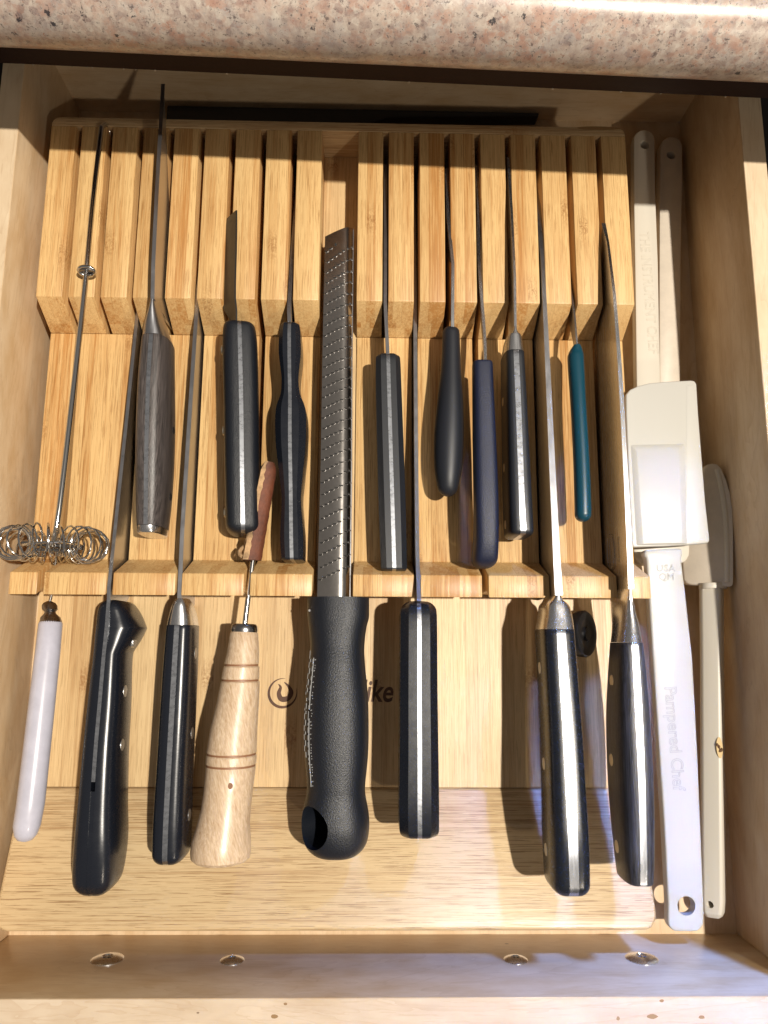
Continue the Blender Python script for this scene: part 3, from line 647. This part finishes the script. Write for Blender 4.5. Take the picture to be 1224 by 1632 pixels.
for i in (5, 9, 16, 20): obj('groove', lathe([(A[i][0], A[i][1] + .02, A[i][2], A[i][3] + .006), (A[i + 1][0], A[i + 1][1] - .02, A[i + 1][2], A[i + 1][3] + .006)], 40), 'groove', hd)
p = bp(367, 1253, 5.98); obj('wood_knot', prism_z([(p.x + .11 * cos(a), p.y + .14 * sin(a)) for a in [2 * pi * k / 14 for k in range(14)]], p.z - .06, p.z - .015), 'groove', hd)
obj('ferrule', lathe([ax(389.5, 1009, 4.55, .5), ax(389.5, 1008, 4.55, .62), ax(389.5, 1004, 4.55, .64), ax(389.5, 998, 4.55, .62), ax(389.5, 995, 4.55, .56), ax(389.5, 994, 4.55, .3)], 32), 'dsteel', aw)
s0 = bp(390, 997, 4.55); s1 = bp(403, 893, 4.5); obj('shaft', tube([s0, s1], .13, 14), 'chrome', aw)
# leather sheath pushed over its tip
sh = thing('leather_sheath', 'red brown leather sheath with raw stitched edge over the tip of the awl', 'sheath', (*bp(417, 815, MZ)[:2], MZ))
a0 = bp(402, 893, 4.7); a1 = bp(431, 738, 4.9); V = []; Fc = []; N_ = 22
for i in range(N_ + 1):
    t = i / N_; c = a0.lerp(a1, t); wv = (.86 - .16 * t) * (1 - .45 * max(0, (t - .9) / .1) ** 2) * (1 + .03 * sin(i * 2.1)); jz = .04 * sin(i * 1.7)
    sec = [(-wv * .50, -.30), (-wv * .58, .05 + jz), (-wv * .42, .36), (-wv * .12, .33), (wv * .30, .22), (wv * .50, .02), (wv * .48, -.25)]
    V += [(c.x + sx_, c.y, c.z + sz_) for sx_, sz_ in sec]
for i in range(N_):
    for k in range(7): Fc.append((i * 7 + k, i * 7 + (k + 1) % 7, (i + 1) * 7 + (k + 1) % 7, (i + 1) * 7 + k))
Fc += [tuple(range(7)), tuple(range(7 * N_ + 6, 7 * N_ - 1, -1))]
obj('leather_body', (V, Fc), 'leather', sh, smooth=60)
V2 = []; Fc = []
for i in range(N_ + 1):
    t = i / N_; c = a0.lerp(a1, t); wv = .86 - .16 * t; wv *= (1 - .45 * max(0, (t - .9) / .1) ** 2); j = .035 * sin(i * 2.9) + .02 * sin(i * 7.1)
    sec = [(-wv * .55 + j, -.22), (-wv * .63 + j, .10), (-wv * .46, .40 + j), (-wv * .16 + j, .385), (-wv * .20, .30)]
    V2 += [(c.x + sx_, c.y, c.z + sz_) for sx_, sz_ in sec]
for i in range(N_):
    for k in range(5): Fc.append((i * 5 + k, i * 5 + (k + 1) % 5, (i + 1) * 5 + (k + 1) % 5, (i + 1) * 5 + k))
Fc += [tuple(range(5)), tuple(range(5 * N_ + 4, 5 * N_ - 1, -1))]
obj('raw_edge', (V2, Fc), 'leather_e', sh, smooth=60)
fl = [ (a0.x - .62 + .09 * cos(a * 2.3), a0.y + .42 + .05 * sin(a * 5) + .12 * sin(a) ) for a in [2 * pi * k / 11 for k in range(11)] ]
obj('frayed_corner', join(tube(spline([(a0.x - .30, a0.y + .1, a0.z + .15), (a0.x - .55, a0.y + .22, a0.z + .12), (a0.x - .62, a0.y + .45, a0.z), (a0.x - .42, a0.y + .65, a0.z + .1)], 5), .10, 8)), 'leather_e', sh)

# ------------------------------------------------------------------ tool with pearly white handle
wt = thing('white_handled_tool', 'slim tool with pearly white rounded handle and ringed steel collar', 'tool', (*bp(60, 1160, PZ)[:2], PZ))
obj('handle', lathe([ax(81, 990, 3.7, .50), ax(80.5, 994, 3.72, .56), ax(76, 1040, 3.9, .58), ax(67, 1120, 4.2, .60), ax(58, 1200, 4.4, .61), ax(49, 1280, 4.55, .62), ax(43, 1315, 4.6, .60), ax(41, 1330, 4.6, .50), ax(40, 1338, 4.6, .34), ax(40, 1341.5, 4.6, .10)], 30), 'pearl', wt)
obj('collar', lathe([ax(78.5, 958, 3.55, .10), ax(79, 961, 3.55, .28), ax(79, 965, 3.55, .36), ax(79.5, 971, 3.6, .37), ax(80, 975, 3.6, .26), ax(80, 978, 3.62, .28), ax(80.5, 984, 3.65, .46), ax(81, 989, 3.68, .50), ax(81, 991, 3.7, .52)], 28), 'dsteel', wt)
obj('shaft', tube([bp(79, 960, 3.55), (slot(1), 15.2, 3.5), (slot(1), 24, 3.2)], .075, 10), 'chrome', wt)

# ------------------------------------------------------------------ spiral whisk
wc = bp(88, 869, 5.3); wk = thing('spiral_whisk', 'steel spiral whisk with springy coil ring and long thin rod', 'whisk', (wc.x, wc.y, MZ))
R1, r1 = 1.80, .76; nt_ = 24; path = []
for k in range(nt_ * 14):
    u = 2 * pi * k / (nt_ * 14); v_ = nt_ * u; rr = R1 + r1 * cos(v_)
    path.append((wc.x + rr * cos(u), wc.y + r1 * sin(v_) * (1 + .05 * sin(5 * u)), wc.z + .25 + rr * sin(u) * .86))
obj('coil', tube(path, .048, 7, True), 'chrome', wk)
core = [(wc.x + (R1 - r1 * .6) * cos(2 * pi * k / 50), wc.y - .05 + .06 * sin(4 * pi * k / 50), wc.z + .25 + (R1 - r1 * .6) * .86 * sin(2 * pi * k / 50)) for k in range(50)]
obj('ring_wire', tube(core, .06, 8, True), 'chrome', wk)
obj('cross_bar', join(tube([(wc.x - 1.5, wc.y + .08, wc.z + .15), (wc.x + 1.4, wc.y - .12, wc.z + .2)], .13, 10), tube([(wc.x - .8, wc.y - .25, wc.z + .3), (wc.x + .7, wc.y - .3, wc.z + .25)], .09, 10)), 'dsteel', wk)
q0 = bp(160, 218, 5.35); q1 = bp(163, 202, 5.25); q2 = bp(171, 200, 4.9); q3 = bp(175, 213, 4.5); q4 = bp(171, 260, 4.0)
rp = [tuple(wc + Vector((0, -.1, .3))), tuple(bp(96, 800, 5.75)), tuple(bp(125, 550, 5.7)), tuple(bp(137, 440, 5.6)), tuple(bp(147, 330, 5.45)), tuple(q0), tuple(q1), tuple(q2), tuple(q3), tuple(q4)]
obj('rod', tube(spline(rp, 8), .135, 14), 'chrome', wk)
c = bp(138, 432, 5.62); obj('stop_ring', tube([(c.x + .40 * cos(2 * pi * k / 32), c.y + .13 * sin(2 * pi * k / 32), c.z + .24 * sin(2 * pi * k / 32)) for k in range(32)], .09, 10, True), 'chrome', wk)
obj('stop_plate', loft([(c.x, c.y + .05, c.z, .78, .46), (c.x, c.y - .04, c.z, .78, .46)], 2.0), 'dsteel', wk)

# ------------------------------------------------------------------ grater with black handle
gr = thing('rasp_grater', 'long steel rasp grater with black rubber handle in the wide slot', 'grater', (*bp(535, 1150, PZ)[:2], PZ))
HC = [(538.5, 952, 4.95, 3.02, 2.5), (538.5, 972, 4.95, 3.02, 2.55), (538.5, 985, 4.95, 2.98, 2.55), (537.5, 1000, 4.95, 2.80, 2.6), (537, 1030, 4.95, 2.62, 2.7), (536.5, 1060, 5.0, 2.70, 2.8), (536, 1110, 5.05, 2.98, 2.95), (535.5, 1160, 5.1, 3.06, 3.0), (535.5, 1205, 5.1, 2.98, 3.0), (535, 1250, 5.1, 2.74, 2.9), (534.5, 1270, 5.1, 2.76, 2.85), (534, 1300, 5.1, 3.08, 3.0), (534, 1325, 5.1, 3.12, 3.0), (534, 1350, 5.05, 2.8, 2.7), (534, 1366, 5.0, 1.9, 2.0), (534, 1372, 4.9, .6, .6)]
st = []
for px, py, z, w_, h_ in HC: p = bp(px, py, z); st.append((p.x, p.y, z - .55, w_, h_))
h = obj('handle', loft(spline(st, 5), 2.35, N=44), 'black_p', gr)
hc = bp(503, 1313, 5.2); hq = bp(534, 1313, 4.5); AXH = Vector((-.72, .03, .70)).normalized(); cut(h, cyl(hq, AXH, .94, 9, 40))
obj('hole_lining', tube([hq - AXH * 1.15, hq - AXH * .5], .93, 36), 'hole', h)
# recessed printed panel on the handle's flank: fine ruled lines and rows of tiny dashes
def on_handle(py, ang, lift=.012):
    y = bp(536, py, 4.6).y; s_ = spline(st, 5); q = at_y(s_, y); n_ = 2.35; c_, s2 = cos(ang), sin(ang)
    px_ = q[3] / 2 * math.copysign(abs(c_) ** (2 / n_), c_); pz_ = q[4] / 2 * math.copysign(abs(s2) ** (2 / n_), s2); L = math.hypot(px_, pz_)
    return (q[0] + px_ * (1 + lift / L), q[1], q[2] + pz_ * (1 + lift / L))
pr = []
def line(ang, y0, y1, r): pr.append(tube([on_handle(y0 + (y1 - y0) * t / 10, ang) for t in range(11)], r, 5))
line(radians(140), 1048, 1128, .016); line(radians(140), 1142, 1248, .016); line(radians(163), 1037, 1106, .010); line(radians(163), 1122, 1195, .010)
y = 1050
while y < 1200:
    L = random.choice((5, 7, 9, 12)); line(radians(154), y, y + L, .012); y += L + random.choice((3, 4, 9))
y = 1050
while y < 1215:
    L = random.choice((4, 6, 8, 14)); line(radians(143), y, min(y + L, 1215), .010); y += L + random.choice((3, 4, 8))
y = 1050
while y < 1246:
    a = radians(133 + random.uniform(-1.2, 1.2)); line(a, y, y + 1.6, .012)
    if random.random() < .5: line(a + radians(2.6), y + .5, y + 2.0, .009)
    y += random.choice((4, 5, 7, 9))
obj('printed_scale', join(*pr), 'print', gr, kind='stuff')
p = bp(496, 974, 5.2); obj('paint_dot', cyl((on_handle(974, radians(150))), (-.5, 0, .8), .055, .05, 10), 'print', gr)
# blade: sheet bent over at the right edge, cut at a slant at the tip
gl = [(518, 377, 4.75), (514, 560, 4.8), (511, 740, 4.85), (505.5, 952, 4.95)]
L_ = [bp(*q) for q in gl]
gw = [1.53, 1.55, 1.58, 1.62]
def gpt(t, u, lift=0.0):        # t along the blade 0 tip .. 1 handle, u across 0 left .. 1 right
    s_ = t * 3; i = min(2, int(s_)); f_ = s_ - i; l = L_[i].lerp(L_[i + 1], f_); W = gw[i] + (gw[i + 1] - gw[i]) * f_
    y = l.y + (W * .42 * u * (1 - t) ** 14 if t < .3 else 0)
    if u < .66: x = l.x + u * W; z = l.z + .16 * sin(pi * u / .66 * .5); nx, nz = -.12, 1
    else:
        a = (u - .66) / .34 * radians(78); r_ = .34 * W * .98; x = l.x + .66 * W + r_ * sin(a) * .95; z = l.z + .16 - r_ * (1 - cos(a)) * 1.2; nx, nz = sin(a), cos(a)
    return Vector((x + nx * lift, y, z + nz * lift))
NU, NT = 16, 60; V = []; Fc = []
for lay in (0, -.05):
    for i in range(NT + 1):
        for k in range(NU + 1): V.append(tuple(gpt((i / NT) ** 1.0, k / NU, lay)))
o2 = (NT + 1) * (NU + 1); W1 = NU + 1
for i in range(NT):
    for k in range(NU):
        a = i * W1 + k; Fc.append((a, a + 1, a + W1 + 1, a + W1)); Fc.append((o2 + a, o2 + a + W1, o2 + a + W1 + 1, o2 + a + 1))
for i in range(NT):
    for k in (0, NU): a = i * W1 + k; Fc.append((a, a + W1, o2 + a + W1, o2 + a))
for k in range(NU):
    for i in (0, NT): a = i * W1 + k; Fc.append((a, a + 1, o2 + a + 1, o2 + a))
obj('blade', (V, Fc), 'grater', gr, smooth=45)
V = []; 
for i in range(31):
    q = gpt(i / 30, 1.0); V += [(q.x - .03, q.y, q.z + .01), (q.x + .03, q.y, q.z + .01), (q.x + .03, q.y, q.z - .75), (q.x - .03, q.y, q.z - .75)]
obj('folded_flange', (V, [(4 * i + k, 4 * i + (k + 1) % 4, 4 * i + 4 + (k + 1) % 4, 4 * i + 4 + k) for i in range(30) for k in range(4)] + [(0, 1, 2, 3), (123, 122, 121, 120)]), 'steel', gr)
teeth = []; holes = []
rows = 31
for r in range(rows):
    for k in range(7):
        u = .07 + k * .14 + (.03 if r % 2 else 0); py = 392 + r * (915 - 392) / (rows - 1) + (9 - k * 3.2 if True else 0)
        t = (py - 377) / (952 - 377) + .004
        if u > .99 or t < .02 or (r == 0 and 1 < k < 5): continue
        base = gpt(t, u); e1 = (gpt(t, min(1, u + .02)) - gpt(t, u)).normalized(); nrm = Vector((-e1.z, 0, e1.x)); nrm = nrm if nrm.z > 0 else -nrm
        ey = Vector((0, 1, 0)); hw = .10
        # dark slot under each tooth and a raised curved lip
        pts = [base + e1 * hw * cos(a) + ey * (hw * .75 * sin(a)) + nrm * .006 for a in [pi * j / 6 + pi for j in range(7)]]
        holes.append(([tuple(p) for p in pts], [tuple(range(7))]))
        vv = []
        for j in range(7):
            a = pi + pi * j / 6; b0_ = base + e1 * hw * 1.1 * cos(a) + ey * hw * .85 * sin(a); 
            vv += [tuple(b0_ + nrm * .002 - ey * .012), tuple(b0_ + nrm * .045 * abs(sin(a)) + nrm * .012), tuple(b0_ * 1.0 + ey * .028 * 1 + nrm * .003)]
        teeth.append((vv, [(3 * j + q, 3 * j + q + 1, 3 * j + q + 4, 3 * j + q + 3) for j in range(6) for q in (0, 1)]))
obj('tooth_row', join(*teeth), 'steel_l', gr, kind='stuff', smooth=60)
obj('tooth_slots', join(*holes), 'hole', gr, kind='stuff')
p = gpt(.035, .38, .006); obj('tip_hole', prism_z([(p.x + .07 * cos(a), p.y + .09 * sin(a)) for a in [2 * pi * k / 16 for k in range(16)]], p.z - .03, p.z + .004), 'hole', gr)

# ------------------------------------------------------------------ spatulas at the right
def arc_px(cx_, cy_, rx, ry, a0, a1, n=8): return [(cx_ + rx * cos(radians(a0 + (a1 - a0) * k / n)), cy_ + ry * sin(radians(a0 + (a1 - a0) * k / n))) for k in range(n + 1)]
# lower cream spatula, second from the wall
s2 = thing('spatula', 'plain cream spatula handle nearest the drawer side, hanging hole in shade', 'spatula', (*bp(1067, 420, 0)[:2], 0), 'spatulas')
h = obj('handle', prism_z(outline(arc_px(1070, 234, 17.5, 16, 180, 360) + [(1087, 300), (1085, 420), (1084, 640), (1084, 700), (1050, 700), (1050, 640), (1050.5, 420), (1051, 300)], .9), .25, .95), 'cream_d', s2, bevel=.10)
hc = bp(1069, 248, .9); cut(h, cyl((hc.x, hc.y, .9), (0, 0, 1), .26, 4))
obj('head', prism_z(outline([(1040, 690), (1090, 690), (1098, 720), (1100, 850), (1096, 868), (1036, 868), (1030, 850), (1030, 720)], .9), .30, .80), 'cream_d', s2, bevel=.08)
s1 = thing('spatula', 'cream spatula with raised lettering along its handle and a round hanging hole', 'spatula', (*bp(1030, 420, .8)[:2], .8), 'spatulas')
h = obj('handle', prism_z(outline(arc_px(1026.5, 223, 17, 16, 180, 360) + [(1044.5, 300), (1049, 420), (1053, 640), (1054, 720), (1015, 720), (1014.5, 640), (1011.5, 420), (1009.5, 300)], 1.6), 1.0, 1.65), 'cream', s1, bevel=.12)
hc = bp(1027, 232, 1.6); cut(h, cyl((hc.x, hc.y, 1.6), (0, .15, 1), .27, 4))
p = bp(1033.5, 465, 1.66); text_mesh('lettering', 'THE INSTRUMENT CHEF', .78, (p.x, p.y, 1.652), (0, 0, radians(-89.0)), 'relief_c', s1, outline=.014, spacing=1.0, sx=.88)
obj('head', prism_z(outline([(1012, 700), (1092, 700), (1100, 740)] + arc_px(1084, 874, 16, 24, 0, 90, 6) + [(1030, 899)] + arc_px(1024, 878, 15, 21, 100, 180, 6) + [(1009, 740)], 1.6), 1.02, 1.68), 'cream', s1, bevel=.15)
# white scraper on top
def zs3(x, y): return 3.55 + (y - 17.3) * .012 if y > 17.3 else 3.55 - (17.3 - y) * .085
s3 = thing('spatula', 'broad white spatula lying on top, with outlined script lettering down its handle', 'spatula', (*bp(1060, 900, 1.8)[:2], 1.8), 'spatulas')
H = [(997, 630), (1003, 622), (1016, 616), (1034, 611.5), (1060, 609), (1100, 607), (1106, 608), (1109, 613), (1112, 660), (1118, 730), (1124, 800), (1130.5, 855), (1131, 862), (1128, 865.5), (1100, 868), (1060, 870.5), (1012, 872), (1008.5, 871), (1007.5, 868), (1003.5, 800), (1000, 720), (997.5, 660)]
obj('blade', prism_z(outline(H, 3.55), lambda x, y: zs3(x, y) - .42, zs3), 'white', s3, bevel=.10, segs=3)
core = outline([(1014, 720), (1081, 719), (1087, 866), (1025, 867.5)], 3.7); rim = outline([(1004, 708), (1092, 706), (1097, 867.2), (1014, 869)], 3.6)
V = [(x, y, zs3(x, y) - .02) for x, y in rim] + [(x, y, zs3(x, y) + .17) for x, y in core]
obj('raised_core', (V, [(0, 1, 5, 4), (1, 2, 6, 5), (2, 3, 7, 6), (3, 0, 4, 7), (4, 5, 6, 7), (3, 2, 1, 0)]), 'white', s3, bevel=.05)
obj('side_slope', ((lambda a: (a[0], a[1]))(prism_z(outline([(1092, 612), (1104, 612), (1126, 861), (1094, 864)], 3.6), lambda x, y: zs3(x, y) - .1, lambda x, y: zs3(x, y) + .012, shrink=.12))), 'white', s3, bevel=.03)
Hn = [(1029, 876), (1027, 884), (1031, 890), (1034, 940), (1041, 1050), (1051, 1200), (1059, 1320), (1065, 1440)] + arc_px(1080, 1468, 15, 17, 180, 90, 6) + arc_px(1107, 1468, 15, 17, 90, 0, 6) + [(1122, 1440), (1117, 1320), (1112, 1200), (1104, 1050), (1092, 940), (1086, 890), (1088, 884), (1087, 874)]
def bp_s3(px, py):
    z = 3.4
    for _ in range(5): p = bp(px, py, z); z = zs3(p.x, p.y)
    return (p.x, p.y)
h = obj('handle', prism_z([bp_s3(*q) for q in Hn], lambda x, y: zs3(x, y) - .62, lambda x, y: zs3(x, y)), 'offwhite', s3, bevel=.10, segs=3)
hc = bp_s3(1094, 1444); cut(h, cyl((*hc, 2.0), (0, .08, 1), .45, 5, 36))
def z_at(px, py, up=.006): x, y = bp_s3(px, py); return (x, y, zs3(x, y) + up)
sl_ = math.atan(.085)
p0 = Vector(bp_s3(1067, 1090)); p1 = Vector(bp_s3(1082, 1264)); ang = math.atan2(p1.y - p0.y, p1.x - p0.x)
t = text_mesh('lettering', 'Pampered Chef', .88, z_at(1074.5, 1176), (0, 0, 0), 'relief', s3, outline=.013, spacing=1.0, sx=.92)
t.rotation_euler = (Matrix.Rotation(sl_, 3, 'X') @ Matrix.Rotation(ang, 3, 'Z')).to_euler()
t = text_mesh('lettering', 'USA', .50, z_at(1061, 906, .012), (sl_, 0, 0), 'relief', s3, outline=.009, spacing=1.1)
t = text_mesh('lettering', 'QM', .50, z_at(1062, 920, .012), (sl_, 0, 0), 'relief', s3, outline=.009)
lg = []; c = bp(1055, 828, 3.75)
for k in range(14):
    a = 2 * pi * k / 14; lg.append(tube([(c.x + .34 * cos(a), c.y + .36 * sin(a), 3.735), (c.x + .43 * cos(a), c.y + .46 * sin(a), 3.735)], .010, 5))
lg.append(tube([(c.x + x, c.y + y, 3.735) for x, y in ((-.18, .02), (-.05, .10), (.05, .02), (.24, .14))], .012, 5)); lg.append(tube([(c.x + x, c.y + y, 3.735) for x, y in ((-.12, .08), (-.10, -.12), (-.02, -.22), (.0, -.05))], .012, 5))
obj('emblem', join(*lg), 'relief', s3)
# narrow spatula along the drawer side
s4 = thing('spatula', 'narrow spatula with ridged grey cream handle carrying a small brown scorch mark', 'spatula', (*bp(1145, 1100, 0)[:2], 0), 'spatulas')
Hb = [(1122, 748), (1127, 740), (1136, 738), (1144, 739.5), (1150, 746), (1158, 764), (1164, 785), (1168, 812), (1169.5, 850), (1169.5, 928), (1168, 934), (1164, 935), (1103, 932), (1095, 930), (1090, 924), (1088, 900), (1100, 820), (1115, 770)]
ob = Hb; n = len(ob)
obx = [bp(px, py, 1.5 + 1.5 * (px - 1090) / 80) for px, py in Hb]; V = [(p.x, p.y, p.z - .55) for p in obx] + [tuple(p) for p in obx]
obj('blade', (V, [tuple(range(n))] + [(i, (i + 1) % n, n + (i + 1) % n, n + i) for i in range(n)] + [tuple(range(2 * n - 1, n - 1, -1))]), 'cream_d', s4, bevel=.09)
obj('blade_ridge', tube(spline([tuple(bp(1143, 748, 2.45)), tuple(bp(1152, 790, 2.65)), tuple(bp(1158, 850, 2.75)), tuple(bp(1159, 928, 2.75))], 6), .14, 10), 'cream', s4)
V = []; sts = [(1143, 936, 2.0), (1144, 1050, 1.9), (1145, 1190, 1.8), (1146, 1330, 1.65), (1147, 1440, 1.5), (1147, 1460, 1.48), (1147, 1468, 1.4)]
ss = []
for i, (px, py, z) in enumerate(sts): p = bp(px, py, z + .6); ss.append((p.x, p.y, z, [.62, .60, .60, .60, .60, .54, .40][i], [.62, .60, .60, .60, .58, .48, .3][i]))
for x, y, z, a, b2 in ss: V += [(x - a, y, z - .05), (x - a * .9, y, z + .12), (x + a * .02, y, z + b2), (x + a * .28, y, z + b2), (x + a, y, z + .05), (x + a * .9, y, z - .25), (x, y, z - .45), (x - a * .9, y, z - .3)]
n = len(ss); Fc = [(i * 8 + k, i * 8 + (k + 1) % 8, (i + 1) * 8 + (k + 1) % 8, (i + 1) * 8 + k) for i in range(n - 1) for k in range(8)] + [tuple(range(8)), tuple(range(8 * n - 1, 8 * n - 9, -1))]
h = obj('handle', (V, Fc), 'cream', s4, bevel=.04)
hc = bp(1133, 1441, 1.7); cut(h, cyl((hc.x, hc.y, 1.7), (-.8, 0, .7), .17, 3, 20))
q = ss[0]; obj('collar', loft([(q[0] + .03, q[1] + .25, q[2] + .05, 1.36, 1.25), (q[0] + .03, q[1] - .05, q[2] + .05, 1.36, 1.25)], 2.2), 'cream', s4, bevel=.03)
p = bp(1147, 1190, 2.42)
hl = obj('scorch_mark', prism_z([(p.x + .16 * cos(a), p.y - .05 + .52 * sin(a)) for a in [2 * pi * k / 20 for k in range(20)]], 2.30, 2.412), 'halo', s4)
bl_ = []
for k in range(9):
    bx0 = p.x + random.uniform(-.13, .10); by0 = p.y + random.uniform(-.26, .26); rr = random.uniform(.03, .07); bl_.append(lathe([(bx0, by0 - rr * 1.4, 2.41, .01), (bx0, by0 - rr * .6, 2.41, rr), (bx0, by0 + rr * .6, 2.41, rr), (bx0, by0 + rr * 1.4, 2.41, .01)], 8))
obj('blisters', join(*bl_), 'burn', hl)
